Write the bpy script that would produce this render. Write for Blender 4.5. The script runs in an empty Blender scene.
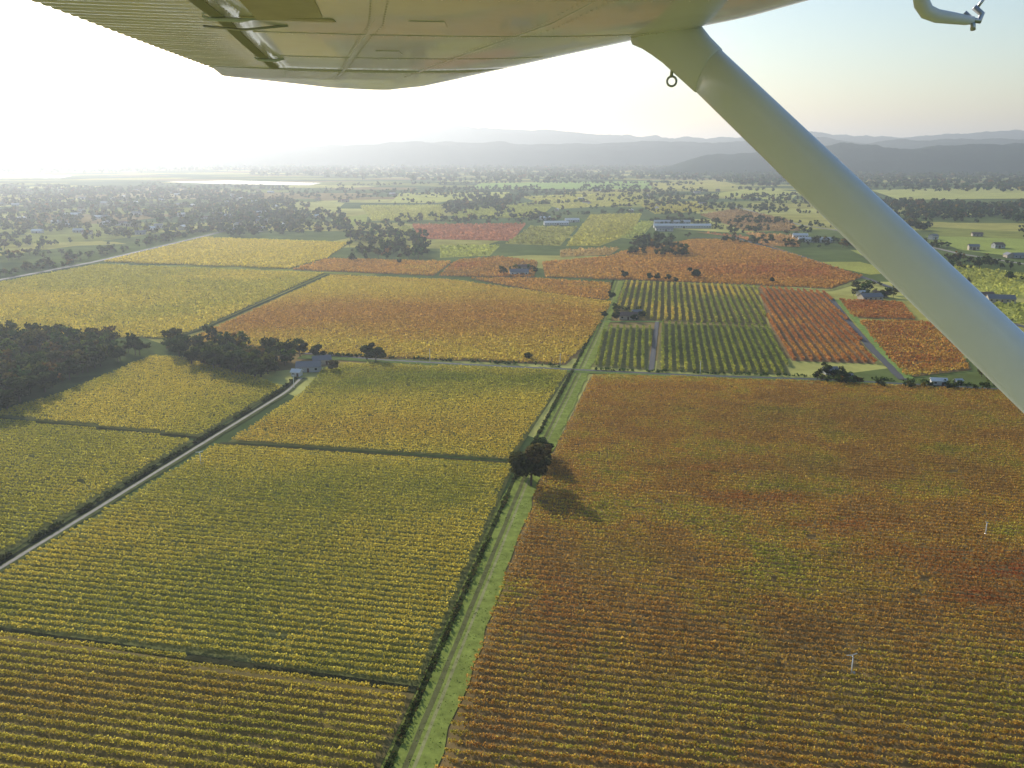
import bpy, math, random
import numpy as np
rng=np.random.default_rng(7); random.seed(7)
sc=bpy.context.scene
H=120.0; F=880.0; PT=math.atan(234/880.); CP,SP=math.cos(PT),math.sin(PT)
def ray(u,v):
    a=(u-512)/F; b=(384-v)/F
    return np.array([a, CP+b*SP, -SP+b*CP])
def G(u,v):            # ground position (metres) back-projected from a pixel
    d=ray(u,v); t=-H/d[2]; return (d[0]*t,d[1]*t)
def PX(l): return [G(*p) for p in l]
# ---------------------------------------------------------------- noise
TAB=rng.random((256,256))
def vn(x,y):
    xi=np.floor(x).astype(int); yi=np.floor(y).astype(int)
    fx=x-xi; fy=y-yi; fx=fx*fx*(3-2*fx); fy=fy*fy*(3-2*fy)
    a=TAB[xi%256,yi%256]; b=TAB[(xi+1)%256,yi%256]; c=TAB[xi%256,(yi+1)%256]; d=TAB[(xi+1)%256,(yi+1)%256]
    return (a*(1-fx)+b*fx)*(1-fy)+(c*(1-fx)+d*fx)*fy
def fbm(x,y,s,o=4,seed=0):
    r=0;w=0;A=1
    for i in range(o):
        k=2**i/s; r=r+A*vn(x*k+seed*13.7+i*31,y*k+seed*7.3+i*17); w+=A; A*=.55
    return r/w
# ---------------------------------------------------------------- mesh helpers
def link(ob,parent=None):
    sc.collection.objects.link(ob)
    if parent: ob.parent=parent
    return ob
def mk(name,V,faces,mats,cols=None,midx=None,smooth=False,parent=None,mesh_only=False):
    """faces: list of (n,k) int arrays"""
    me=bpy.data.meshes.new(name); V=np.asarray(V,dtype=np.float32)
    me.vertices.add(len(V)); me.vertices.foreach_set('co',V.ravel())
    loops=np.concatenate([np.asarray(f).ravel() for f in faces]).astype(np.int32)
    tot=np.concatenate([np.full(len(f),np.asarray(f).shape[1]) for f in faces]).astype(np.int32)
    st=np.concatenate([[0],np.cumsum(tot)[:-1]]).astype(np.int32)
    me.loops.add(len(loops)); me.loops.foreach_set('vertex_index',loops)
    me.polygons.add(len(tot)); me.polygons.foreach_set('loop_start',st)
    try: me.polygons.foreach_set('loop_total',tot)
    except Exception: pass
    if midx is not None: me.polygons.foreach_set('material_index',np.asarray(midx,dtype=np.int32))
    me.polygons.foreach_set('use_smooth',np.full(len(tot),smooth))
    me.update(calc_edges=True)
    if cols is not None:
        ca=me.color_attributes.new('Col','FLOAT_COLOR','POINT')
        c=np.ones((len(V),4),dtype=np.float32); c[:,:3]=cols; ca.data.foreach_set('color',c.ravel())
    for m in mats: me.materials.append(m)
    if mesh_only: return me
    return link(bpy.data.objects.new(name,me),parent)
def quads(C,size,flat=0.0,asp=1.0):
    n=len(C); N=rng.normal(size=(n,3)); N[:,2]+=flat*np.sign(N[:,2]); N/=np.linalg.norm(N,axis=1)[:,None]
    A=np.cross(N,rng.normal(size=(n,3))); A/=np.linalg.norm(A,axis=1)[:,None]; B=np.cross(N,A)
    s=(np.ones(n)*size)[:,None]*.5
    k=rng.uniform(.55,1.2,size=(n,4,1))
    V=np.stack([C+(-A-B*asp)*s*k[:,0],C+(A-B*asp)*s*k[:,1],C+(A+B*asp)*s*k[:,2],C+(-A+B*asp)*s*k[:,3]],1).reshape(-1,3)
    return V,np.arange(4*n).reshape(n,4)
def empty(name,loc=(0,0,0),rot=0):
    e=bpy.data.objects.new(name,None); e.location=loc; e.rotation_euler=(0,0,rot); e.empty_display_size=.5
    return link(e)
# ---------------------------------------------------------------- materials
def newmat(n):
    m=bpy.data.materials.new(n); m.use_nodes=True; nt=m.node_tree; nt.nodes.clear()
    o=nt.nodes.new('ShaderNodeOutputMaterial'); return m,nt,o
def principled(name,col,rough=.6,metal=0,noise=None,ns=5.,coat=0,bump=0,bs=20):
    m,nt,o=newmat(name); p=nt.nodes.new('ShaderNodeBsdfPrincipled')
    p.inputs['Base Color'].default_value=(*col,1); p.inputs['Roughness'].default_value=rough; p.inputs['Metallic'].default_value=metal
    p.inputs['Coat Weight'].default_value=coat
    g=nt.nodes.new('ShaderNodeTexCoord')
    if noise:
        t=nt.nodes.new('ShaderNodeTexNoise'); t.inputs['Scale'].default_value=ns; t.inputs['Detail'].default_value=8; t.inputs['Roughness'].default_value=.65
        nt.links.new(g.outputs['Object'],t.inputs['Vector'])
        r=nt.nodes.new('ShaderNodeValToRGB'); r.color_ramp.elements[0].position=.35; r.color_ramp.elements[1].position=.65
        r.color_ramp.elements[0].color=(*noise,1); r.color_ramp.elements[1].color=(*col,1)
        nt.links.new(t.outputs['Fac'],r.inputs['Fac']); nt.links.new(r.outputs['Color'],p.inputs['Base Color'])
    if bump:
        t=nt.nodes.new('ShaderNodeTexNoise'); t.inputs['Scale'].default_value=bs
        nt.links.new(g.outputs['Object'],t.inputs['Vector'])
        b=nt.nodes.new('ShaderNodeBump'); b.inputs['Strength'].default_value=bump; b.inputs['Distance'].default_value=.02
        nt.links.new(t.outputs['Fac'],b.inputs['Height']); nt.links.new(b.outputs['Normal'],p.inputs['Normal'])
    nt.links.new(p.outputs[0],o.inputs[0]); return m
def leafmat(name,tr=.4):
    m,nt,o=newmat(name); a=nt.nodes.new('ShaderNodeAttribute'); a.attribute_name='Col'
    d=nt.nodes.new('ShaderNodeBsdfDiffuse'); t=nt.nodes.new('ShaderNodeBsdfTranslucent'); x=nt.nodes.new('ShaderNodeMixShader'); x.inputs[0].default_value=tr
    nt.links.new(a.outputs['Color'],d.inputs[0]); nt.links.new(a.outputs['Color'],t.inputs[0])
    nt.links.new(d.outputs[0],x.inputs[1]); nt.links.new(t.outputs[0],x.inputs[2]); nt.links.new(x.outputs[0],o.inputs[0]); return m
def soilmat(name):
    m,nt,o=newmat(name); a=nt.nodes.new('ShaderNodeAttribute'); a.attribute_name='Col'
    g=nt.nodes.new('ShaderNodeNewGeometry'); d=nt.nodes.new('ShaderNodeBsdfDiffuse')
    last=a.outputs['Color']
    for s,lo,hi in ((.012,.8,1.2),(.35,.7,1.3)):
        t=nt.nodes.new('ShaderNodeTexNoise'); t.inputs['Scale'].default_value=s; t.inputs['Detail'].default_value=7; t.inputs['Roughness'].default_value=.65
        nt.links.new(g.outputs['Position'],t.inputs['Vector'])
        r=nt.nodes.new('ShaderNodeMapRange'); r.inputs[1].default_value=.3; r.inputs[2].default_value=.7; r.inputs[3].default_value=lo; r.inputs[4].default_value=hi
        nt.links.new(t.outputs['Fac'],r.inputs[0])
        v=nt.nodes.new('ShaderNodeVectorMath'); v.operation='SCALE'
        nt.links.new(last,v.inputs[0]); nt.links.new(r.outputs[0],v.inputs['Scale']); last=v.outputs[0]
    nt.links.new(last,d.inputs[0]); nt.links.new(d.outputs[0],o.inputs[0]); return m
LEAF=leafmat('vine_leaves',.5); TREE=leafmat('tree_leaves',.3); SOIL=soilmat('field_soil'); BARK=principled('bark',(.09,.065,.045),.9)
GRAVEL=principled('gravel',(.30,.27,.22),.9,noise=(.2,.18,.13),ns=.8)
ASPH=principled('asphalt',(.06,.06,.06),.85,noise=(.045,.045,.047),ns=.5)
# ---------------------------------------------------------------- base ground
def ground():
    m,nt,o=newmat('ground'); g=nt.nodes.new('ShaderNodeNewGeometry'); d=nt.nodes.new('ShaderNodeBsdfDiffuse')
    mp=nt.nodes.new('ShaderNodeMapping'); mp.inputs['Rotation'].default_value=(0,0,.19); mp.inputs['Scale'].default_value=(.0035,.0055,1)
    nt.links.new(g.outputs['Position'],mp.inputs['Vector'])
    v=nt.nodes.new('ShaderNodeTexVoronoi'); v.distance='CHEBYCHEV'; v.inputs['Scale'].default_value=1; v.inputs['Randomness'].default_value=.8
    v.voronoi_dimensions='2D'
    nt.links.new(mp.outputs[0],v.inputs['Vector'])
    s=nt.nodes.new('ShaderNodeSeparateColor'); nt.links.new(v.outputs['Color'],s.inputs[0])
    r=nt.nodes.new('ShaderNodeValToRGB'); cr=r.color_ramp; cr.interpolation='CONSTANT'
    cs=[(.11,.14,.045),(.24,.25,.06),(.08,.11,.04),(.36,.33,.09),(.13,.16,.05),(.27,.20,.08),(.10,.14,.05),(.42,.40,.12)]
    while len(cr.elements)<len(cs): cr.elements.new(.5)
    for i,c in enumerate(cs): cr.elements[i].position=i/len(cs); cr.elements[i].color=(*c,1)
    nt.links.new(s.outputs[0],r.inputs[0])
    t=nt.nodes.new('ShaderNodeTexNoise'); t.inputs['Scale'].default_value=.02; t.inputs['Detail'].default_value=9; t.inputs['Roughness'].default_value=.7
    nt.links.new(g.outputs['Position'],t.inputs['Vector'])
    mr=nt.nodes.new('ShaderNodeMapRange'); mr.inputs[1].default_value=.3; mr.inputs[2].default_value=.7; mr.inputs[3].default_value=.65; mr.inputs[4].default_value=1.3
    nt.links.new(t.outputs['Fac'],mr.inputs[0])
    x=nt.nodes.new('ShaderNodeVectorMath'); x.operation='SCALE'; nt.links.new(r.outputs[0],x.inputs[0]); nt.links.new(mr.outputs[0],x.inputs['Scale'])
    nt.links.new(x.outputs[0],d.inputs[0]); nt.links.new(d.outputs[0],o.inputs[0])
    n=41; a=np.linspace(-40000,40000,n); X,Y=np.meshgrid(a,a); V=np.stack([X.ravel(),Y.ravel(),np.zeros(n*n)],1)
    i=np.arange(n*n).reshape(n,n); Fq=np.stack([i[:-1,:-1].ravel(),i[:-1,1:].ravel(),i[1:,1:].ravel(),i[1:,:-1].ravel()],1)
    mk('ground',V,[Fq],[m])
ground()
# ---------------------------------------------------------------- vineyards
ROW=math.radians(-11.2)
def rowsegs(poly,ang,sp):
    c,s=math.cos(ang),math.sin(ang); P=np.array(poly); R=np.stack([P[:,0]*c+P[:,1]*s,-P[:,0]*s+P[:,1]*c],1)
    out=[]; n=len(R)
    for y in np.arange(R[:,1].min()+sp*.5,R[:,1].max(),sp):
        xs=[]
        for i in range(n):
            a,b=R[i],R[(i+1)%n]
            if (a[1]>y)!=(b[1]>y): xs.append(a[0]+(y-a[1])/(b[1]-a[1])*(b[0]-a[0]))
        xs.sort()
        for k in range(0,len(xs)-1,2):
            e0,e1=rng.uniform(.2,1.6,2)
            if xs[k+1]-xs[k]>4: out.append((xs[k]+e0,xs[k+1]-e1,y))
    return np.array(out),c,s
Y_=(.70,.56,.09); GO=(.64,.44,.08); YG=(.52,.46,.07); GR=(.31,.33,.05); DG=(.20,.24,.04); OR=(.57,.31,.065); RD=(.45,.16,.05); BR=(.38,.23,.07)
ZL=[0.05]
def field(px,pal,soil,ang=ROW,sp=2.9,lpm=12,size=.5,patches=(),nscale=55,shift=0,world=False,name='vineyard',hgt=1.65,wid=.22,contrast=1.5,gap=.05,fine=.0):
    poly=px if world else PX(px)
    ZL[0]+=.004; z=ZL[0]
    P=np.array(poly); nb=len(P)
    S,c,s=rowsegs(poly,ang,sp)
    V=[np.column_stack([P,np.full(nb,z)])]; C=[np.tile(soil,(nb,1))]; faces=[np.arange(nb)[None]]; mi=[0]
    if lpm>0 and len(S):
        L=S[:,1]-S[:,0]; cnt=np.maximum((L*lpm).astype(int),1); idx=np.repeat(np.arange(len(S)),cnt); n=len(idx)
        x=S[idx,0]+rng.random(n)*L[idx]; y0=S[idx,2]
        g=vn(x/2.2,y0*3.7+5)>gap; x=x[g];y0=y0[g]; n=len(x)
        plant=vn(x/1.3,y0*5.1); rowv=vn(x/45,y0*9.3+3)
        y=y0+rng.normal(size=n)*wid*(.8+.4*plant)+(vn(x/14,y0*2.1)-.5)*.35; zz=z+.65+(hgt-.65)*(.75+.35*plant+.2*rowv)*rng.random(n)**.7
        X=x*c-y*s; Yw=x*s+y*c
        t=(fbm(X,Yw,nscale,4,seed=len(px)+z*1000)-.5)*contrast+(fbm(X,Yw,9,3,seed=3)-.5)*fine+.5+shift+rng.normal(size=n)*.13+(plant-.5)*.22+(rowv-.5)*.16
        t=np.clip(t,0,.999)*(len(pal)-1); PA=np.array(pal); k=t.astype(int); f=(t-k)[:,None]
        k2=np.minimum(k+1,len(pal)-1); col=PA[k]*(1-f)+PA[k2]*f
        for (u,v,rx,ry,colp,am) in patches:
            gx,gy=G(u,v); d=((X-gx)/rx)**2+((Yw-gy)/ry)**2
            w=np.exp(-d)*am*(.1+1.6*fbm(X,Yw,16,4,seed=u)); w=np.clip(w+rng.normal(size=n)*.12*(w>.1),0,1)[:,None]
            col=col*(1-w)+np.array(colp)*w
        col=col*rng.uniform(.7,1.25,size=(n,1))
        sz=size*rng.uniform(.6,1.3,size=n)
        Q,fq=quads(np.column_stack([X,Yw,zz]),sz)
        V.append(Q); C.append(np.repeat(col,4,0)); faces.append(fq+nb); mi+= [1]*n
    return mk(name,np.concatenate(V),faces,[SOIL,LEAF],np.concatenate(C),mi)
SG=(.16,.16,.055); SB=(.21,.15,.065)
tdir=np.array([75,412.])/np.hypot(75,412); rdir=np.array([math.cos(ROW),math.sin(ROW)])
bl=[tuple(np.array(G(0,633))-rdir*60),G(0,633),G(415,693),tuple(np.array(G(382,768))-tdir*55),tuple(np.array(G(382,768))-tdir*55-rdir*260)]
field(bl,[YG,YG,Y_,Y_,GO],(.19,.15,.06),lpm=24,size=.38,world=True,fine=.3,patches=[(40,700,22,12,OR,.5),(180,690,24,8,OR,.45),(300,740,25,10,GR,.4)])
field([tuple(np.array(G(0,628))-rdir*60),G(0,628),G(418,687),G(514,467),G(215,446),G(0,574),tuple(np.array(G(0,574))-rdir*60)],
      [GR,YG,YG,Y_,Y_],SG,lpm=19,size=.40,world=True,shift=.15,fine=.3,patches=[(300,455,60,16,Y_,.9),(150,520,30,30,Y_,.4),(430,500,22,20,GR,.5),(290,580,40,16,GR,.3),(230,530,25,12,GR,.3)])
field([(228,442),(512,460),(569,373),(470,368),(340,364),(322,370),(300,395)],[YG,Y_,Y_,GO],SG,lpm=12,size=.5,
      patches=[(450,381,80,24,GR,1.1),(340,378,50,28,GR,.9),(330,430,50,20,GO,.8),(470,425,50,25,GO,.5)])
field([tuple(np.array(G(0,558))-rdir*50),G(0,558),G(194,441),G(0,421),tuple(np.array(G(0,421))-rdir*60)],[GR,YG,YG,Y_],SG,lpm=14,size=.45,world=True,shift=.05)
field([tuple(np.array(G(0,417))-rdir*60),G(0,417),G(200,437),G(284,388),G(265,381),G(180,358),G(150,357),G(60,395),G(0,412)],[YG,YG,Y_,Y_],SG,lpm=11,size=.52,world=True)
rb=[G(591,376),G(700,379),G(830,384),G(1024,393),tuple(np.array(G(1024,393))+rdir*110),tuple(np.array(G(1024,768))+rdir*130-tdir*55),tuple(np.array(G(433,768))-tdir*55),G(433,768),G(539,480)]
field(rb,[GR,YG,GO,OR,BR,OR],SB,lpm=21,size=.40,world=True,nscale=20,contrast=1.0,shift=-.02,fine=.4,patches=[
  (690,470,24,7,RD,.85),(760,500,22,6,RD,.9),(840,528,24,6,RD,.85),(930,560,26,7,RD,.95),(1010,575,24,8,RD,1.0),(970,600,16,6,RD,.7),
  (560,620,7,30,RD,.45),(480,740,6,22,RD,.5),(740,600,18,7,RD,.45),(880,470,60,20,BR,.6),(620,400,50,40,OR,.5),(850,420,120,40,BR,.6),(800,640,40,12,BR,.4),
  (640,640,16,18,OR,.4),(700,700,50,14,YG,.4),(620,560,14,14,YG,.4),(950,700,34,10,GR,.4),(820,590,30,7,YG,.4)])
# -- middle blocks
field([(170,346),(205,333),(330,276),(455,281),(612,303),(604,320),(587,345),(566,365),(380,358),(300,354),(215,342)],[Y_,GO,GO,OR],SB,lpm=5.5,size=.95,sp=3.6,nscale=110,
      patches=[(380,345,110,26,Y_,.9),(500,357,110,26,Y_,.9),(300,285,120,80,Y_,.8),(420,288,150,60,Y_,.7),(480,315,150,60,OR,.9),(260,325,70,40,OR,.9),(330,315,90,40,OR,.8)])
field([(-60,338),(-60,287),(0,283),(98,265),(325,274),(196,331),(165,339),(60,337),(0,334)],[YG,YG,Y_,Y_],SG,lpm=4,size=1.05,sp=3.6,nscale=150)
field([(103,262),(205,238),(350,243),(328,258),(290,269)],[Y_,Y_],SG,lpm=2.2,size=1.7,sp=5,nscale=160)
VA=math.atan2(G(612,283)[1]-G(590,366)[1],G(612,283)[0]-G(590,366)[0])
DRY=(.20,.19,.07)
field([(606,327),(653,328),(647,370),(590,367)],[GR,DG,GR,YG],DRY,ang=VA,sp=4.4,lpm=12,size=.75,name='vineyard',wid=.35,hgt=2)
field([(662,323),(768,327),(791,375),(656,371)],[GR,DG,GR,YG],DRY,ang=VA-.02,sp=4.4,lpm=12,size=.75,wid=.35,hgt=2)
field([(625,282),(756,287),(768,326),(662,321),(640,318),(614,307)],[GR,DG,YG,GO],(.22,.18,.07),ang=VA-.02,sp=5.2,lpm=10,size=.9,wid=.4,hgt=2)
field([(758,287),(826,293),(850,325),(876,364),(792,361),(770,326)],[OR,RD,OR],(.26,.17,.08),ang=VA-.02,sp=5,lpm=9,size=.95,wid=.4,hgt=2)
field([(838,300),(903,303),(916,320),(852,318)],[OR,RD,GO],SB,lpm=3.6,size=1.1,sp=4)
field([(857,321),(930,323),(958,348),(972,370),(905,378),(880,350)],[YG,GO,OR,RD],SB,lpm=4,size=1.0,sp=4)
field([(292,270),(328,259),(452,262),(434,276)],[OR,OR,GO],SB,lpm=2,size=1.6,sp=5)
field([(438,276),(456,261),(500,257),(538,262),(534,278)],[RD,OR,BR],SB,lpm=2,size=1.6,sp=5)
field([(542,263),(610,257),(622,252),(692,240),(735,240),(790,254),(864,277),(832,289),(700,283),(545,277)],[GO,OR,OR,RD],SB,lpm=2,size=1.7,sp=5,nscale=200,patches=[(780,272,80,60,RD,.8)])
field([(470,279),(535,279),(612,284),(610,301),(560,296)],[GO,OR,OR],SB,lpm=2.6,size=1.3,sp=4.5)
# -- distant patchwork
def far(px,col,jit=.25,name='field',dens=0):
    col=tuple(np.array(col)*1.2+.015)
    return field(px,[tuple(np.array(col)*.8),col,tuple(np.array(col)*1.15)],tuple(np.array(col)*.9),lpm=.55 if dens else 0,size=2.6,sp=8,name=name,wid=.8)
for px,col,d in [
 ([(412,225),(526,224),(512,241),(420,239)],(.34,.14,.06),1),([(505,244),(530,227),(578,227),(560,246)],(.25,.24,.05),1),
 ([(566,246),(590,215),(642,214),(632,234),(600,246)],(.33,.30,.05),1),([(700,215),(735,209),(790,220),(800,231),(745,231)],(.30,.19,.07),1),
 ([(745,233),(800,236),(800,247),(770,246)],(.38,.22,.07),1),([(640,205),(700,201),(716,211),(655,214)],(.36,.32,.06),1),
 ([(360,206),(450,205),(440,220),(372,221)],(.34,.33,.07),1),([(455,211),(560,200),(540,217),(450,220)],(.30,.31,.06),1),
 ([(522,197),(636,192),(655,203),(560,209)],(.40,.38,.09),1),([(110,196),(150,187),(228,191),(215,200)],(.37,.30,.15),0),
 ([(470,189),(480,183),(650,181),(652,189)],(.28,.38,.09),0),([(390,203),(400,193),(510,192),(500,200)],(.4,.4,.1),0),
 ([(870,190),(1060,186),(1060,198),(900,200)],(.38,.38,.11),0),([(925,236),(1060,240),(1060,262),(960,250)],(.26,.30,.06),0),
 ([(935,262),(1060,280),(1060,300),(985,296)],(.36,.36,.07),1),([(950,302),(1060,305),(1060,325),(985,322)],(.30,.31,.06),1),
 ([(140,163),(150,156),(240,154),(240,161)],(.5,.42,.14),0),([(250,163),(270,158),(420,158),(420,163)],(.42,.36,.12),0),
 ([(480,166),(500,161),(640,161),(640,165)],(.45,.44,.14),0),([(700,195),(760,188),(800,192),(790,201)],(.38,.38,.09),0),
 ([(360,240),(405,226),(412,229),(404,242)],(.3,.3,.06),1),([(230,206),(250,200),(345,203),(335,211)],(.36,.35,.1),0),
 ([(695,232),(740,236),(790,252),(740,238)],(.4,.19,.07),1),([(650,183),(720,180),(740,186),(660,190)],(.42,.38,.1),0),
 ([(620,238),(640,222),(655,222),(640,240)],(.28,.30,.06),1),([(850,250),(900,252),(925,262),(875,262)],(.28,.30,.07),0),
 ([(440,246),(500,246),(490,256),(440,258)],(.32,.33,.06),1),([(560,250),(620,248),(610,255),(560,257)],(.36,.24,.07),1),
 ([(810,262),(860,262),(900,272),(870,275)],(.30,.30,.06),0),([(330,220),(368,214),(366,224),(340,228)],(.28,.30,.06),0)]:
    far(px,col,dens=d)
# ---------------------------------------------------------------- ribbons (tracks, roads)
def ribbon(name,px,w,mat,off=0,z=None,col=None,world=False,parent=None,step=8):
    P=np.array(px if world else PX(px)); seg=np.linalg.norm(np.diff(P,axis=0),axis=1); cum=np.concatenate([[0],np.cumsum(seg)])
    n=max(int(cum[-1]/step),2); s=np.linspace(0,cum[-1],n); X=np.interp(s,cum,P[:,0]); Y=np.interp(s,cum,P[:,1])
    T=np.stack([np.gradient(X),np.gradient(Y)],1); T/=np.linalg.norm(T,axis=1)[:,None]; N=np.stack([T[:,1],-T[:,0]],1)
    if z is None: ZL[0]+=.004; z=ZL[0]
    j=(rng.random((n,2))-.5)*w*.14
    Lp=np.stack([X,Y],1)+N*(off-w/2+j[:,:1]); Rp=np.stack([X,Y],1)+N*(off+w/2+j[:,1:])
    V=np.zeros((2*n,3)); V[:n,:2]=Lp; V[n:,:2]=Rp; V[:,2]=z
    i=np.arange(n-1); Fq=np.stack([i,i+n,i+n+1,i+1],1)
    return mk(name,V,[Fq],[mat],None if col is None else np.tile(col,(2*n,1)),parent=parent)
def tufts(name,px,w,off,dens,size,cols,h=.4,world=False,mat=None):
    P=np.array(px if world else PX(px)); seg=np.linalg.norm(np.diff(P,axis=0),axis=1); cum=np.concatenate([[0],np.cumsum(seg)])
    n=int(cum[-1]*w*dens); s=rng.random(n)*cum[-1]; X=np.interp(s,cum,P[:,0]); Y=np.interp(s,cum,P[:,1])
    k=np.clip(np.searchsorted(cum,s)-1,0,len(seg)-1); T=(np.diff(P,axis=0)/seg[:,None])[k]; N=np.stack([T[:,1],-T[:,0]],1)
    o=off+(rng.random(n)-.5)*w; C=np.column_stack([X+N[:,0]*o,Y+N[:,1]*o,.1+rng.random(n)*h])
    kk=fbm(X,Y,5,3,seed=2)>.40; C=C[kk]; X=X[kk]; Y=Y[kk]; n=len(C)
    Q,fq=quads(C,size*rng.uniform(.6,1.4,n)); cc=np.array(cols)[rng.integers(0,len(cols),n)]*(.5+fbm(X,Y,6,3))[:,None]
    return mk(name,Q,[fq],[mat or TREE],np.repeat(cc,4,0))
Tb=np.array(G(410,768))-tdir*60
TR=[tuple(Tb),G(410,768),G(526,480),G(580,372),G(600,330),G(618,281)]
ribbon('track_verge',TR,10.4,SOIL,0,col=(.23,.27,.06),world=True)
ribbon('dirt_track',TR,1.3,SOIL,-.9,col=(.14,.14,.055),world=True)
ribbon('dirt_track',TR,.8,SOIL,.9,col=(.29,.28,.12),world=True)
ribbon('shade_strip',TR,1.4,SOIL,-4.4,col=(.05,.06,.02),world=True)  # flat dark strip: vine-row shade painted along the track's left edge
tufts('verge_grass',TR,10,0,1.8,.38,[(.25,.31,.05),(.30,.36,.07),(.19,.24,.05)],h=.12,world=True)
tufts('edge_grass',TR,1.8,-4.3,5.5,.6,[(.06,.08,.02),(.09,.12,.03),(.10,.08,.03)],h=.9,world=True)  # dark tufts over the painted shade strip
LR=[tuple(np.array(G(0,567))+(np.array(G(0,567))-np.array(G(292,388)))*.3),G(0,567),G(285,392),G(300,378)]
ribbon('lane_verge',LR,7,SOIL,0,col=(.10,.11,.04),world=True)
ribbon('gravel_lane',LR,1.5,GRAVEL,.9,world=True)
ribbon('shade_strip',LR,1.6,SOIL,-1.2,col=(.03,.035,.02),world=True)  # hedge shade beside the lane, put into the strip's dark colour
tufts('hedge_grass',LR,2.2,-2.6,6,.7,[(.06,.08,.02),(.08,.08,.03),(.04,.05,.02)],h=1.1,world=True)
ribbon('farm_road',[(-30,626.5),(0,630.5),(416,690)],2.2,SOIL,0,col=(.06,.06,.03))
ribbon('farm_road',[(220,443.5),(513,463.5)],2.4,SOIL,0,col=(.07,.07,.03))
ribbon('lane_verge',[(300,357),(380,361),(470,366),(575,371),(700,377),(830,381),(1060,394)],9,SOIL,0,col=(.13,.17,.05))
ribbon('farm_road',[(290,352),(380,360),(470,365),(575,370),(700,376),(830,380),(1060,393)],3,ASPH,0)
tufts('hedgerow',[(310,356),(380,359),(470,363),(560,368)],2.5,-3,1.2,1.2,[(.05,.08,.02),(.08,.11,.03)],h=1.6)
tufts('hedgerow',[(595,372),(700,375),(830,379),(1060,391)],2.5,-4,1.2,1.2,[(.06,.09,.02),(.09,.13,.03)],h=1.3)
ribbon('asphalt_road',[(830,298),(845,318),(868,345),(903,380)],5,ASPH,0)
ribbon('lane_verge',[(838,300),(855,319),(880,349),(910,379)],5,SOIL,0,col=(.2,.28,.07))
ribbon('lane_verge',[(603,322),(662,322)],4,SOIL,0,col=(.2,.28,.07))
ribbon('farm_road',[(657,322),(651,371)],3,ASPH,0)
ribbon('farm_road',[(165,341),(200,331),(328,275)],4,SOIL,0,col=(.07,.08,.03))
ribbon('asphalt_road',[(-40,290),(0,280),(95,262),(205,236),(260,222)],6,ASPH,0)
ribbon('farm_road',[(98,264),(325,274),(460,281),(612,303)],4,SOIL,0,col=(.09,.10,.04))
ribbon('farm_road',[(620,281),(755,286),(828,291),(870,280)],4,SOIL,0,col=(.28,.28,.09))
ribbon('asphalt_road',[(690,238),(735,238),(800,256),(870,280),(950,310),(1060,335)],6,ASPH,0)
ribbon('asphalt_road',[(1060,270),(960,254),(900,240),(800,225),(730,205)],7,GRAVEL,0)
ribbon('farm_road',[(-30,416),(0,419),(200,438.5)],1.8,SOIL,0,col=(.07,.07,.03))
# water
WAT=principled('water',(.03,.05,.06),.12)
def pond(px):
    P=np.array(PX(px)); ZL[0]+=.004; mk('pond' ,np.column_stack([P,np.full(len(P),ZL[0]+.2)]),[np.arange(len(P))[None]],[WAT])
pond([(-60,175),(20,174.5),(72,176),(60,178),(-60,178)]); pond([(165,182),(230,180.5),(322,183),(310,185.5),(220,184)])
# ---------------------------------------------------------------- trees
def tree_template(seed,nl,ls,trunk=True,shape='round',pal=((.05,.075,.018),(.09,.11,.025),(.03,.045,.012))):
    r=np.random.default_rng(seed); lobes=[]
    k=r.integers(7,11)
    for i in range(k):
        a=r.random()*6.28; rad=r.uniform(.05,.36); z=r.uniform(.38,.86)
        if shape=='tall': rad*=.5; z=r.uniform(.25,.9)
        lobes.append((math.cos(a)*rad,math.sin(a)*rad,z,r.uniform(.11,.21)))
    L=np.array(lobes); idx=r.integers(0,k,nl)
    d=r.normal(size=(nl,3)); d/=np.linalg.norm(d,axis=1)[:,None]; rr=r.random(nl)**.45
    C=L[idx,:3]+d*(L[idx,3]*rr)[:,None]*np.array([1.15,1.15,.85])
    lc=np.array(pal)[r.integers(0,len(pal),k)]
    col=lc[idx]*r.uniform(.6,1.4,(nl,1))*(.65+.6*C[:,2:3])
    V,fq=quads(C,ls*r.uniform(.6,1.4,nl)); cols=np.repeat(col,4,0); faces=[fq]; mi=[0]*nl
    if trunk:
        segs=[((0,0,0),(0.01,.01,.42),.028,.018)]+[((0,0,.25+.1*r.random()),tuple(L[i,:3]),.014,.005) for i in range(k)]
        for a,b,r0,r1 in segs:
            a=np.array(a);b=np.array(b);t=(b-a)/np.linalg.norm(b-a); u=np.cross(t,[.3,.9,.1]);u/=np.linalg.norm(u);w=np.cross(t,u)
            base=len(V); ang=np.arange(6)/6*6.283
            ring=np.cos(ang)[:,None]*u+np.sin(ang)[:,None]*w
            V=np.concatenate([V,a+ring*r0,b+ring*r1]); cols=np.concatenate([cols,np.full((12,3),.06)])
            i=np.arange(6); faces.append(np.stack([base+i,base+(i+1)%6,base+6+(i+1)%6,base+6+i],1)); mi+=[1]*6
    return V,np.concatenate(faces),cols,mi
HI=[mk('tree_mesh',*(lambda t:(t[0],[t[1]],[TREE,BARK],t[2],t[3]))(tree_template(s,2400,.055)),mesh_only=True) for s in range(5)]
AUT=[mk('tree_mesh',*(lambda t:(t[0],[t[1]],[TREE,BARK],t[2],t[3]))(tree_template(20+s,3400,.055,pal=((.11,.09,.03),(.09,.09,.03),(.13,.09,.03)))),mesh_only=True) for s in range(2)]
def tree(u,v,h,name='oak_tree',w=1.,meshes=HI):
    x,y=G(u,v); o=bpy.data.objects.new(name,random.choice(meshes)); o.location=(x,y,0); o.scale=(h*w,h*w,h); o.rotation_euler=(0,0,random.random()*6.28); link(o)
MID=[tree_template(40+s,240,.10) for s in range(6)]; MIDT=[tree_template(60+s,200,.09,shape='tall') for s in range(2)]
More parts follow.
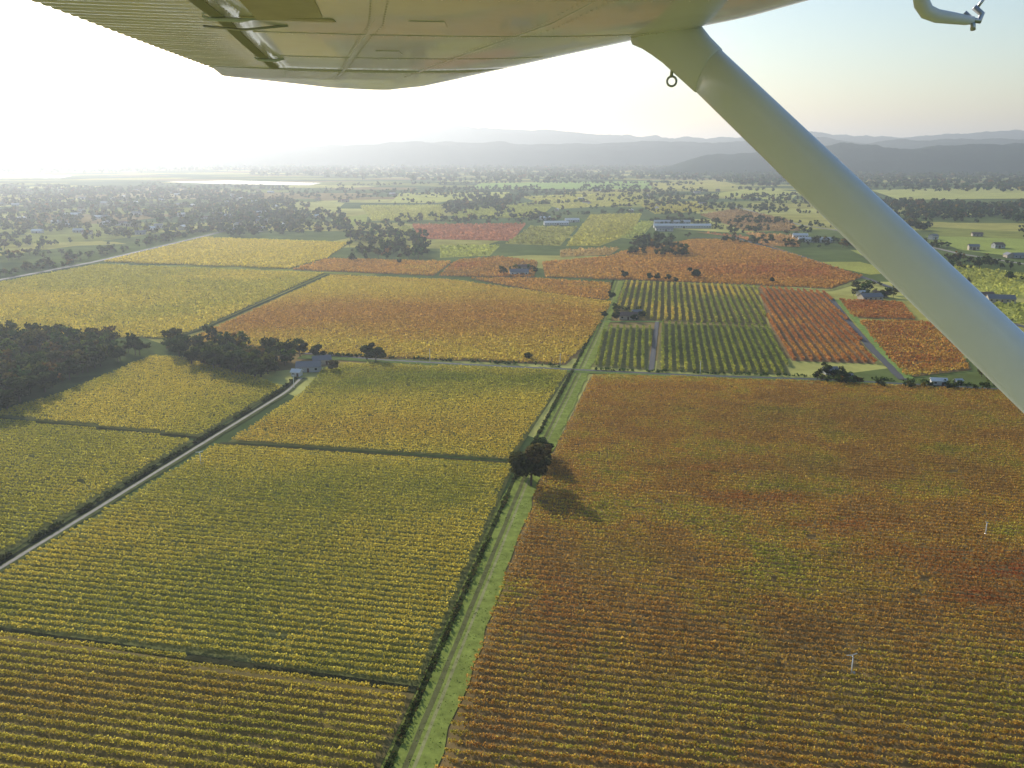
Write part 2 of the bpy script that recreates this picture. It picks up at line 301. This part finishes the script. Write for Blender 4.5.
LOW=[tree_template(70+s,60,.19,trunk=False) for s in range(5)]; VLOW=[tree_template(80+s,24,.32,trunk=False) for s in range(5)]
def inpoly(X,Y,P):
    r=np.zeros(len(X),bool); n=len(P)
    for i in range(n):
        x1,y1=P[i];x2,y2=P[(i+1)%n]
        c=((y1>Y)!=(y2>Y)); r^=c&(X<(x2-x1)*(Y-y1)/(y2-y1+1e-9)+x1)
    return r
def merge(name,pts,hs):
    Vs=[];Fs=[];Cs=[];Ms=[];b=0
    for (x,y),h in zip(pts,hs):
        d=math.hypot(x,y); T=random.choice((MID+MIDT) if d<1300 else LOW if d<3000 else VLOW)
        V,f,c,m=T; a=random.random()*6.28; ca,sa=math.cos(a),math.sin(a); h=h*random.choice([.55,.75,1,1,1.1]); w=h*random.uniform(.85,1.35)
        X=V[:,0]*w; Y=V[:,1]*w
        Vs.append(np.stack([X*ca-Y*sa+x,X*sa+Y*ca+y,V[:,2]*h-(.0 if d<1300 else .12*h)],1)); Fs.append(f+b); b+=len(V)
        tint=np.array([random.uniform(.8,1.6),random.uniform(.85,1.3),random.uniform(.8,1.1)])
        if random.random()<.12: tint*=np.array([1.9,1.3,1])
        Cs.append(c*tint); Ms+=m
    if Vs: mk(name,np.concatenate(Vs),[np.concatenate(Fs)],[TREE,BARK],np.concatenate(Cs),Ms)
def wood(px,n,h0,h1,name='woodland',clump=0,cs=120):
    P=PX(px); A=np.array(P); pts=[]
    while len(pts)<n:
        X=rng.uniform(A[:,0].min(),A[:,0].max(),4000); Y=rng.uniform(A[:,1].min(),A[:,1].max(),4000)
        k=inpoly(X,Y,P)
        if clump: k&=fbm(X,Y,cs,3,seed=n)>clump
        pts+=list(zip(X[k],Y[k]))
        if not k.any() : break
    pts=pts[:n]; merge(name,pts,rng.uniform(h0,h1,len(pts)))
def belt(px,n,h0,h1,w,name='tree_row'):
    P=np.array(PX(px)); seg=np.linalg.norm(np.diff(P,axis=0),axis=1); cum=np.concatenate([[0],np.cumsum(seg)])
    s=rng.random(n)*cum[-1]; X=np.interp(s,cum,P[:,0])+rng.normal(size=n)*w; Y=np.interp(s,cum,P[:,1])+rng.normal(size=n)*w
    merge(name,list(zip(X,Y)),rng.uniform(h0,h1,n))
# named near trees
tree(531,486,16,w=1.15,meshes=AUT[:1]); tree(540,468,11,w=1.1,meshes=AUT[1:]); tree(521,476,7); tree(543,458,9,w=1.2)
for u,v,h in [(192,366,13),(214,370,14),(236,374,14),(255,379,12),(180,358,12),(205,360,12),(228,364,12),(250,368,11),(268,374,10),(285,362,12),(300,357,11),(318,360,10),(333,372,7),(367,360,11),(376,362,9),
              (20,402,14),(45,392,13),(8,412,14),(70,380,13),(95,368,12),(118,362,11),(140,355,10),(100,357,12),(60,372,14),(25,385,15),(-20,400,15),(5,395,14),(-5,408,14),(35,378,14),(80,365,13)]:
    tree(u,v,h,w=random.uniform(1.,1.4),meshes=HI if random.random()<.85 else AUT)
wood([(-60,345),(0,342),(60,340),(110,348),(150,355),(100,368),(40,392),(0,410),(-60,425)],190,10,14)
wood([(172,347),(215,344),(285,357),(290,367),(262,380),(215,370),(178,360)],75,9,14)
wood([(0,338),(60,338),(165,344),(170,352),(60,346),(0,350)],35,7,12)
for u,v,h in [(625,279,9),(650,281,8),(657,281,8),(668,281,7),(694,279,11),(676,283,6),(772,283,6),(400,264,6),(528,360,5),(612,300,8),(604,318,6),(642,318,6),(617,321,7),(634,322,6),(828,377,7),(842,381,6),(852,383,5),(930,388,4),(948,390,4)]: tree(u,v,h,w=1.1)
wood([(350,262),(348,240),(365,232),(425,236),(432,250),(428,259)],110,9,16)
wood([(628,256),(636,240),(668,238),(690,250),(688,258)],70,8,15)
wood([(812,376),(830,368),(850,378),(845,386),(815,384)],22,3,6); belt([(800,380),(900,388),(990,390)],30,3,5,3); wood([(965,378),(1060,366),(1060,390),(985,390)],30,5,9)
wood([(850,300),(856,286),(885,284),(895,300)],22,5,9); wood([(616,318),(612,308),(640,312),(645,320)],12,4,7)
wood([(500,276),(505,270),(535,270),(538,276)],10,6,9)
belt([(-40,283),(60,264),(165,240),(205,231)],110,6,12,9)
wood([(-60,185),(150,188),(290,200),(330,215),(300,232),(190,232),(60,256),(-60,275)],2600,8,14,clump=.39,cs=110)
wood([(205,222),(230,208),(345,214),(350,230),(300,236),(210,236)],280,9,15)
wood([(330,225),(430,214),(560,212),(560,224),(420,224),(360,236)],160,7,12,clump=.45)
wood([(440,206),(470,198),(510,200),(505,212),(450,214)],120,11,16)
wood([(130,182),(340,190),(700,185),(880,200),(880,222),(700,205),(400,205),(200,200)],1200,8,14,clump=.50,cs=170)
belt([(340,200),(480,192),(640,192),(720,198)],110,7,13,14); belt([(560,210),(700,204),(820,214)],80,6,11,10); belt([(440,222),(560,215),(640,212)],60,6,10,8)
belt([(350,186),(520,183),(700,184)],160,8,15,25); belt([(520,206),(620,200),(760,200)],70,7,12,12)
wood([(600,232),(700,212),(860,230),(1060,270),(1060,320),(900,285),(820,255),(700,240)],400,6,11,clump=.5,cs=90)
wood([(870,200),(1060,206),(1060,240),(930,235),(880,218)],620,10,17,clump=.42)
wood([(640,203),(760,205),(800,215),(730,212),(650,216)],100,7,12)
wood([(-60,162),(140,162),(180,173),(-60,173)],900,14,22,clump=.42,cs=300)
wood([(250,166),(760,163),(880,172),(880,188),(640,180),(480,184),(250,176)],4200,15,25,clump=.32,cs=300)
wood([(700,170),(1080,168),(1080,192),(880,192),(740,186)],2600,14,24,clump=.32,cs=350)
wood([(-100,160),(1100,160),(1100,172),(-100,172)],4500,18,30,clump=.44,cs=700)
# ---------------------------------------------------------------- hills
def hills(name,pts,d0,wd,col,seed,base=0):
    us=[p[0] for p in pts]; vs=[p[1] for p in pts]
    na,nr=520,50; u=np.linspace(us[0],us[-1],na); k=np.linspace(-1,1,nr)
    U,K=np.meshgrid(u,k); D=d0+K*wd; th=(U-512)/F/1.035; X=D*th; Y=D.copy()
    top=np.interp(U,us,vs); crest=H+d0*(150-top)/F*.97
    edge=np.clip((U-us[0])/(us[-1]-us[0])*8,0,1); edge=edge*edge*(3-2*edge)
    prof=np.cos(K*math.pi/2)*edge
    nz=fbm(X,Y,d0*.09,5,seed)-.38; nz2=fbm(X,Y,d0*.02,4,seed+3)-.5
    Z=prof*crest*(1+nz*.75+nz2*.25)-2
    V=np.stack([X.ravel(),Y.ravel(),Z.ravel()],1)
    i=np.arange(na*nr).reshape(nr,na); Fq=np.stack([i[:-1,:-1].ravel(),i[:-1,1:].ravel(),i[1:,1:].ravel(),i[1:,:-1].ravel()],1)
    c=np.array(col)*(.6+.8*fbm(X,Y,d0*.015,4,seed+9).ravel())[:,None]
    mk(name,V,[Fq],[SOIL],c,smooth=True)
hills('hills',[(-200,150),(150,147),(260,138),(380,132),(500,136),(620,139),(700,139),(800,135),(900,141),(1000,137),(1250,134)],10500,2000,(.02,.035,.03),1)
hills('hills',[(100,151),(300,149),(420,145),(560,148),(700,145),(790,141),(870,146),(960,141),(1250,142)],7600,1200,(.02,.035,.022),5)
hills('hills',[(640,160),(760,154),(840,147),(900,151),(960,148),(1030,148),(1250,144)],5300,900,(.02,.035,.018),8)
# ---------------------------------------------------------------- buildings
WALLS=[principled('wall_white',(.6,.58,.55),.8,noise=(.5,.47,.43),ns=1),principled('wall_tan',(.42,.35,.26),.8),principled('wall_grey',(.36,.36,.35),.8)]
ROOFS=[principled('roof_grey',(.18,.18,.19),.7),principled('roof_metal',(.5,.51,.52),.45,metal=.2),principled('roof_brown',(.16,.10,.07),.85),principled('roof_white',(.68,.68,.67),.5)]
GLASS=principled('window_glass',(.02,.025,.03),.1); DOOR=principled('door_paint',(.12,.06,.04),.6)
BM={}
def bmesh_house(L,W,h,rh,wm,rm):
    key=(L,W,h,rh,wm,rm)
    if key in BM: return BM[key]
    l,w=L/2,W/2
    V=[(-l,-w,0),(l,-w,0),(l,w,0),(-l,w,0),(-l,-w,h),(l,-w,h),(l,w,h),(-l,w,h),(-l,0,h+rh-.05),(l,0,h+rh-.05)]
    me=bpy.data.meshes.new('walls'); me.from_pydata(V,[],[(0,1,5,4),(2,3,7,6),(1,2,6,9,5),(3,0,4,8,7)]); me.materials.append(WALLS[wm])
    o=.5; k=rh/w; V=[]; 
    for t in (0,.18):
        V+=[(-l-o,-w-o,h-k*o+t),(l+o,-w-o,h-k*o+t),(l+o,0,h+rh+t),(-l-o,0,h+rh+t),(l+o,w+o,h-k*o+t),(-l-o,w+o,h-k*o+t)]
    r=bpy.data.meshes.new('roof'); r.from_pydata(V,[],[(0,3,2,1),(3,5,4,2),(6,7,8,9),(9,8,10,11),(0,1,7,6),(4,5,11,10),(0,6,9,3),(3,9,11,5),(1,2,8,7),(2,4,10,8)]); r.materials.append(ROOFS[rm])
    V=[];Fc=[]
    def pane(x,y0,z0,ww,hh):
        b=len(V); V.extend([(x-ww/2,y0,z0),(x+ww/2,y0,z0),(x+ww/2,y0,z0+hh),(x-ww/2,y0,z0+hh)]); Fc.append((b,b+1,b+2,b+3))
    n=max(int(L/4),2)
    for i in range(n):
        x=-l+(i+.5)*L/n
        if i==n//2: continue
        for s in (-1,1): pane(x,s*(w+.03),h*.38,1.3,h*.35)
    g=bpy.data.meshes.new('windows'); g.from_pydata(V,[],Fc); g.materials.append(GLASS)
    V=[];Fc=[]; x=-l+(n//2+.5)*L/n; pane(x,-(w+.03),0,min(1.2 if h<3.5 else 3,L/3),h*.72); pane(x,(w+.03),0,1.2,h*.7)
    d=bpy.data.meshes.new('door'); d.from_pydata(V,[],Fc); d.materials.append(DOOR)
    BM[key]=(me,r,g,d); return BM[key]
def house(u,v,L,W,h,rh,wm,rm,rot,name='farm_house'):
    x,y=G(u,v); e=empty(name,(x,y,0.2),rot)
    for n,me in zip(('walls','roof','windows','door'),bmesh_house(L,W,h,rh,wm,rm)): 
        link(bpy.data.objects.new(n,me),e)
house(309,371,13,8,3.2,2.2,2,0,.1); house(322,364,10,6,3,1.8,1,0,.3,'barn'); house(297,376,5,4,2.6,1.2,0,3,-.2,'shed')
house(628,319,13,8,3,2,1,2,-.1); house(637,315,7,5,2.6,1.3,2,0,.2,'shed')
house(519,275,18,9,3.5,2.5,0,0,.1); house(524,270,12,7,3.5,2,1,2,.1,'barn')
house(556,225,40,14,4,2.6,0,3,.1,'warehouse'); house(572,222,24,12,4,2.4,0,3,.1,'warehouse'); house(545,220,18,10,4,2.4,0,3,.3,'warehouse')
house(682,228,90,12,4,2.6,0,3,-.02,'greenhouse'); house(672,224,60,10,4,2.4,2,1,-.02,'greenhouse'); house(664,231,26,11,4,2.4,0,0,0,'barn')
house(815,242,44,11,4,2.4,0,1,-.15,'barn'); house(800,238,20,9,4,2.4,0,3,-.15,'barn')
house(870,300,18,9,3.2,2.4,1,0,.2); house(880,297,11,7,3,2,1,2,-.3,'barn'); house(862,296,8,6,3,1.6,0,1,.4,'shed')
house(938,385,7.5,4,2.6,1.1,0,3,-.19,'shed'); house(830,374,7,5,2.6,1.4,2,0,.1,'shed'); house(958,384,3.5,2.4,2,.7,2,1,.2,'shed'); house(845,379,7,3,2.2,.8,2,0,-.19,'shed')
house(1000,302,20,10,3.3,2.6,1,0,-.2); house(985,298,12,8,3,2,1,2,.1)
for i in range(110):
    r=random.random()
    if r<.75: u,v=random.uniform(-30,320),random.uniform(190,236)
    elif r<.85: u,v=random.uniform(900,1040),random.uniform(225,290)
    else: u,v=random.uniform(340,760),random.uniform(190,212)
    if r<.75 and v>245-u*.05: v-=12
    L,W,h,rh=random.choice([(14,8,3.2,2.2),(15,9,3.2,2.4),(12,8,5,2.2),(18,10,4,2.6)])
    house(u,v,L,W,h,rh,random.choice([0,1,1,2]),random.choice([0,1,2,3,0]),random.choice([-.2,.1,1.4,.5]))
# ---------------------------------------------------------------- tube sweep
def tube(name,P,R,mat,n=14,parent=None,flat=None):
    P=np.array(P,float); R=np.ones(len(P))*R; T=np.gradient(P,axis=0); T/=np.linalg.norm(T,axis=1)[:,None]
    u=np.cross(T[0],[.21,.35,.9]); V=[]
    for i in range(len(P)):
        u=u-T[i]*(u@T[i]); u/=np.linalg.norm(u); w=np.cross(T[i],u); a=np.arange(n)/n*2*math.pi
        V.append(P[i]+(np.cos(a)[:,None]*u+np.sin(a)[:,None]*w)*R[i])
    V=np.concatenate(V); i=np.arange(len(P)-1)[:,None]*n; j=np.arange(n)[None]
    Fq=np.stack([(i+j).ravel(),(i+(j+1)%n).ravel(),(i+n+(j+1)%n).ravel(),(i+n+j).ravel()],1)
    caps=np.array([np.arange(n)[::-1],(len(P)-1)*n+np.arange(n)])
    return mk(name,V,[Fq,caps],[mat],smooth=True,parent=parent)
METAL=principled('brushed_metal',(.55,.55,.56),.35,metal=.9); WHITE=principled('white_paint',(.8,.8,.78),.5)
# frost fans
def wind_machine(u,v,h,rot):
    x,y=G(u,v); e=empty('wind_machine',(x,y,0),rot)
    tube('pole',[(0,0,0),(0,0,h*.5),(0,0,h)],[.16,.14,.11],WHITE,8,e); tube('gearbox',[(-.1,-.45,h+.1),(-.1,0,h+.12),(-.1,.45,h+.1)],[.1,.18,.1],METAL,8,e)
    for s in (-1,1):
        mk('blade',np.array([(0,.5,h+.1),(s*1.5,.5,h+.35),(s*1.5,.52,h+.6),(0,.55,h+.35)]),[np.array([[0,1,2,3]])],[WHITE],parent=e)
    tube('engine_housing',[(.7,0,0),(.7,0,.6),(.7,0,1.1)],[.4,.4,.3],METAL,8,e)
wind_machine(851,676,5.,.3); wind_machine(985,537,5,1.0); wind_machine(201,465,5,.6)
def pole(u,v,h):
    x,y=G(u,v); e=empty('utility_pole',(x,y,0)); w=BARK
    tube('pole',[(0,0,0),(0,0,h/2),(0,0,h)],[.17,.14,.11],WHITE,7,e); tube('crossarm',[(-1.1,0,h-.6),(0,0,h-.6),(1.1,0,h-.6)],.07,w,6,e)
for u,v in [(294,388),(700,375),(560,367),(430,362)]: pole(u,v,8)
# ---------------------------------------------------------------- aircraft
PAINT=principled('aircraft_paint',(.86,.87,.93),.25,noise=(.74,.72,.72),ns=1.6,coat=.5)
PAINT2=principled('strut_paint',(.86,.90,.98),.4,coat=.3,noise=(.80,.84,.92),ns=3)
BEIGE=principled('primer_paint',(.76,.69,.58),.5,noise=(.62,.55,.45),ns=6); DARK=principled('seal_rubber',(.42,.41,.39),.8)
HW=.32
def Wp(u,v,h=HW):
    d=ray(u,v); t=h/d[2]; return np.array([d[0]*t,d[1]*t])
LE=np.array([[1.25,.3],[.98,1.2]]+[list(Wp(*p)) for p in [(862,0),(752,27),(660,43),(570,60),(512,71.5),(462,81.5),(426,87.5),(392,90)]])
TE=np.array([[-1.0,.3],[-1.05,1.2]]+[list(Wp(*p)) for p in [(-15,0),(214,74),(223,80.5),(330,89),(386,90.6)]])
ymax=min(LE[-1,1],TE[-1,1])
def lex(y): return np.interp(y,LE[:,1],LE[:,0])
def tex(y): return np.interp(y,TE[:,1],TE[:,0])
ys=np.unique(np.concatenate([np.linspace(.3,ymax,60),np.linspace(4.0,ymax,24)]))
def foil(xi):
    zt=5*.12*(.2969*np.sqrt(xi)-.126*xi-.3516*xi**2+.2843*xi**3-.1036*xi**4); return zt
def zbot(y,xi):
    c=lex(y)-tex(y); return H+HW+c*(-.3*foil(xi)+.018)
def ztop(y,xi):
    c=lex(y)-tex(y); return H+HW+c*(1.2*foil(xi)+.018)
XH=.77
wing=empty('airplane_wing')
def sect(xmax,ys,name,mat,xmin=0.):
    s=np.linspace(0,1,26)**2; xb=xmin+(xmax-xmin)*s; V=[]
    for y in ys:
        c=lex(y)-tex(y); xs=np.concatenate([xb[::-1],xb[1:]]); z=np.concatenate([[zbot(y,x) for x in xb[::-1]],[ztop(y,x) for x in xb[1:]]])
        V.append(np.column_stack([lex(y)-xs*c,np.full(len(xs),y),z]))
    m=len(V[0]); n=len(V); V=np.concatenate(V); i=np.arange(n-1)[:,None]*m; j=np.arange(m)[None]
    Fq=np.stack([(i+j).ravel(),(i+(j+1)%m).ravel(),(i+m+(j+1)%m).ravel(),(i+m+j).ravel()],1)
    return mk(name,V,[Fq,np.array([np.arange(m)[::-1],(n-1)*m+np.arange(m)])],[mat],smooth=True,parent=wing)
yt=Wp(222,72)[1]
w1=sect(XH,ys[ys<yt],'wing_panel',PAINT)
w2=sect(1.0,np.concatenate([[yt-.005],ys[ys>=yt]]),'wing_tip',PAINT)
# corrugated aileron
ya=np.arange(.3,yt-.02,.0075); nx=6; PER=.058
V=[]
for y in ya:
    c=lex(y)-tex(y); cr=abs(math.sin(y*math.pi/PER))
    for top in (0,1):
        for k in range(nx):
            xi=XH+.006+(1-XH-.006)*(k/(nx-1) if not top else 1-k/(nx-1))
            z=(zbot(y,xi)-.0022*cr*min(1,(xi-XH)*8)+.003) if not top else (ztop(y,min(xi,.985))-.0022*cr+.008)
            V.append((lex(y)-xi*c-(.003*cr if xi>.999 else 0),y,z))
m=2*nx;n=len(ya);i=np.arange(n-1)[:,None]*m;j=np.arange(m)[None]
Fq=np.stack([(i+j).ravel(),(i+(j+1)%m).ravel(),(i+m+(j+1)%m).ravel(),(i+m+j).ravel()],1)
mk('aileron',V,[Fq,np.array([np.arange(m)[::-1],(n-1)*m+np.arange(m)])],[PAINT],smooth=False,parent=wing)
def strip(name,pa,pb,w,th,mat,dz=.0005):
    n=14; V=[]
    for k in range(n):
        f=k/(n-1); xi=pa[0]+(pb[0]-pa[0])*f; y=pa[1]+(pb[1]-pa[1])*f; c=lex(y)-tex(y)
        d=np.array([-(pb[0]-pa[0])*1.5,(pb[1]-pa[1])]); d/=np.linalg.norm(d); nrm=np.array([d[1],-d[0]])
        for s in (-1,1):
            q=np.array([lex(y)-xi*c,y])+nrm*w/2*s; V.append((q[0],q[1],zbot(y,xi)-dz-th)); V.append((q[0],q[1],zbot(y,xi)+.002))
    Fc=[]
    for k in range(n-1):
        b=k*4; Fc+=[(b,b+2,b+6,b+4),(b+1,b,b+4,b+5),(b+2,b+3,b+7,b+6)]
    Fc+=[(0,1,3,2),(n*4-4,n*4-2,n*4-1,n*4-3)]
    return mk(name,V,[np.array(Fc)],[mat],parent=wing)
strip('hinge_seal',(XH+.003,.4),(XH+.003,yt-.03),.034,.0012,DARK)
strip('skin_lap',(.30,.4),(.30,4.2),.012,.0008,PAINT); strip('skin_lap',(.55,.4),(.55,4.2),.012,.0008,PAINT)
for y in (2.1,2.75,3.4,4.0): strip('rib_lap',(.08,y),(XH-.03,y),.014,.0008,PAINT)
def bwp(xi,y,dz=0): c=lex(y)-tex(y); return np.array([lex(y)-xi*c,y,zbot(y,xi)-dz])
strip('flap_cove_panel',(XH-.10,2.05),(XH-.10,2.42),.17,.005,BEIGE)
for y in (2.47,3.5): tube('hinge_arm',[bwp(XH-.05,y,.0),bwp(XH-.03,y,.007),bwp(XH+.015,y,.007),bwp(XH+.025,y,0)],[.004,.006,.005,.003],PAINT2,8,wing)
strip('hinge_plate',(XH-.16,2.47),(XH-.03,2.47),.05,.002,BEIGE); strip('inspection_cover',(.45,2.5),(.5,2.5),.1,.0015,PAINT); strip('inspection_cover',(.45,3.2),(.5,3.2),.1,.0015,PAINT)
tube('push_rod',[bwp(XH-.09,2.60,.0),bwp(XH-.02,2.61,.014),bwp(XH+.04,2.62,.006)],.0035,METAL,8,wing)
# rivets
RV=[]
for y in np.arange(1.6,4.3,.04):
    for xi in (.285,.315,.54,.56,XH-.02): RV.append(bwp(xi,y,.001))
for y in (2.085,2.115,2.735,2.765,3.385,3.415,3.985,4.015):
    for xi in np.arange(.06,XH-.03,.022): RV.append(bwp(xi,y,.001))
RV=np.array(RV); a=np.arange(6)/6*6.283; ring=np.stack([np.cos(a)*.0035,np.sin(a)*.0035,np.zeros(6)],1)
V=(RV[:,None]+ring[None]).reshape(-1,3); top=RV-[0,0,.0018]; V=np.concatenate([V,top]); nR=len(RV)
b=np.arange(nR)[:,None]*6; j=np.arange(6)[None]; Fr=np.stack([(b+j).ravel(),(b+(j+1)%6).ravel(),np.repeat(nR*6+np.arange(nR),6)],1)
mk('rivets',V,[Fr],[PAINT],parent=wing,smooth=True)
# strut
def at(u,v,t): d=ray(u,v); return np.array([d[0]*t,d[1]*t,H+d[2]*t])
S0=at(665,30,2.62); S1=at(1024,374,2.08); D=S1-S0; Ls=np.linalg.norm(D); D/=Ls
vd=((S0+S1)/2-np.array([0,0,H])); vd/=np.linalg.norm(vd)
c0=np.cross(D,vd); c0/=np.linalg.norm(c0); 
if c0[0]<0: c0=-c0
th=np.cross(D,c0)
c1=c0*math.cos(.5)+th*math.sin(.5); t1=np.cross(D,c1)
strut=empty('wing_strut')
def loft(name,st,mat,parent):
    n=28;a=np.arange(n)/n*2*math.pi;V=[]
    for s,ch,tk,sh in st:
        x=np.cos(a)*.5; y=np.sin(a)*.5*(1-.45*(-np.cos(a)*.5+.0)*1.0)
        V.append(S0+D*s+c1*sh+np.outer(x*ch,c1)+np.outer(y*tk,t1))
    V=np.concatenate(V); m=len(st); i=np.arange(m-1)[:,None]*n;j=np.arange(n)[None]
    Fq=np.stack([(i+j).ravel(),(i+(j+1)%n).ravel(),(i+n+(j+1)%n).ravel(),(i+n+j).ravel()],1)
    return mk(name,V,[Fq,np.array([np.arange(n)[::-1],(m-1)*n+np.arange(n)])],[mat],smooth=True,parent=parent)
loft('strut_body',[(s,.142,.064,0) for s in np.linspace(.12,2.4,12)],PAINT2,strut)
loft('wing_fairing',[(-.08,.30,.14,.045),(-.04,.255,.115,.035),(0,.215,.098,.022),(.05,.178,.085,.01),(.09,.162,.077,.003),(.15,.152,.071,0),(.2,.148,.068,0),(.205,.143,.064,0)],PAINT2,strut)
r0=S0+D*.11-c1*.085
tube('tie_down_bracket',[r0+np.array([0,0,.07]),r0+np.array([-.01,0,.03]),r0+np.array([-.012,0,0])],.005,METAL,8,strut)
tube('tie_down_ring',[r0+np.array([math.cos(k)*.014-.01,0,-.012+math.sin(k)*.014]) for k in np.linspace(0,6.283,20)],.0035,METAL,8,strut)
r1=r0+c1*.035+D*.02
tube('tie_down_ring',[r1+np.array([math.cos(k)*.011,0,-.01+math.sin(k)*.011]) for k in np.linspace(0,6.283,20)],.003,METAL,8,strut)
# pitot
T=1.75; pit=empty('pitot_tube')
pts=[(921,-60),(921,-10),(922,4),(927,12),(937,16),(952,18),(966,20),(973,20)]
tube('mast',[at(u,v,T) for u,v in pts],[.02,.017,.0155,.0145,.013,.0115,.0095,.008],PAINT2,14,pit)
tube('probe_tip',[at(u,v,T) for u,v in [(964,13),(972,20),(979,21),(982,14),(974,7)]],.0058,METAL,10,pit)
tube('drain_nipple',[at(u,v,T) for u,v in [(972,20),(973,26),(973,30)]],.005,METAL,8,pit)
tube('static_pin',[at(u,v,T) for u,v in [(977,8),(983,0),(988,-10)]],.003,METAL,8,pit)
# ---------------------------------------------------------------- atmosphere haze
m,nt,o=newmat('haze'); vs=nt.nodes.new('ShaderNodeVolumeScatter'); vs.inputs['Color'].default_value=(.82,.90,1,1); vs.inputs['Density'].default_value=.000125; vs.inputs['Anisotropy'].default_value=.58
nt.links.new(vs.outputs[0],o.inputs['Volume'])
B=38000; zt=480; V=[(-B,-B,-20),(B,-B,-20),(B,B,-20),(-B,B,-20),(-B,-B,zt),(B,-B,zt),(B,B,zt),(-B,B,zt)]
mk('atmosphere_haze',V,[np.array([(0,3,2,1),(4,5,6,7),(0,1,5,4),(1,2,6,5),(2,3,7,6),(3,0,4,7)])],[m])
# ---------------------------------------------------------------- light
EL=math.radians(21); AZ=math.radians(30)     # sun ahead and to the left
w=bpy.data.worlds.new('World'); sc.world=w; w.use_nodes=True; nt=w.node_tree; nt.nodes.clear()
sk=nt.nodes.new('ShaderNodeTexSky'); sk.sky_type='NISHITA'; sk.sun_disc=False; sk.sun_elevation=EL; sk.sun_rotation=-AZ; sk.air_density=1.2; sk.dust_density=1.0; sk.ozone_density=2.5
bg=nt.nodes.new('ShaderNodeBackground'); bg.inputs[1].default_value=.15; wo=nt.nodes.new('ShaderNodeOutputWorld')
nt.links.new(sk.outputs[0],bg.inputs[0]); nt.links.new(bg.outputs[0],wo.inputs[0])
sl=bpy.data.lights.new('sun','SUN'); sl.energy=5; sl.angle=math.radians(.5); sl.color=(1,.96,.89); so=link(bpy.data.objects.new('sun',sl))
from mathutils import Vector
sd=Vector((-math.sin(AZ)*math.cos(EL),math.cos(AZ)*math.cos(EL),math.sin(EL)))
so.rotation_euler=sd.to_track_quat('Z','Y').to_euler()
cam=bpy.data.cameras.new('camera'); co=link(bpy.data.objects.new('camera',cam)); co.location=(0,0,H); co.rotation_euler=(math.pi/2-PT,0,0)
cam.sensor_width=36; cam.lens=F/1024*36; cam.clip_start=.05; cam.clip_end=100000; sc.camera=co
sc.view_settings.view_transform='Standard'; sc.view_settings.look='None'; sc.view_settings.exposure=0
print('verts',sum(len(m.vertices) for m in bpy.data.meshes))
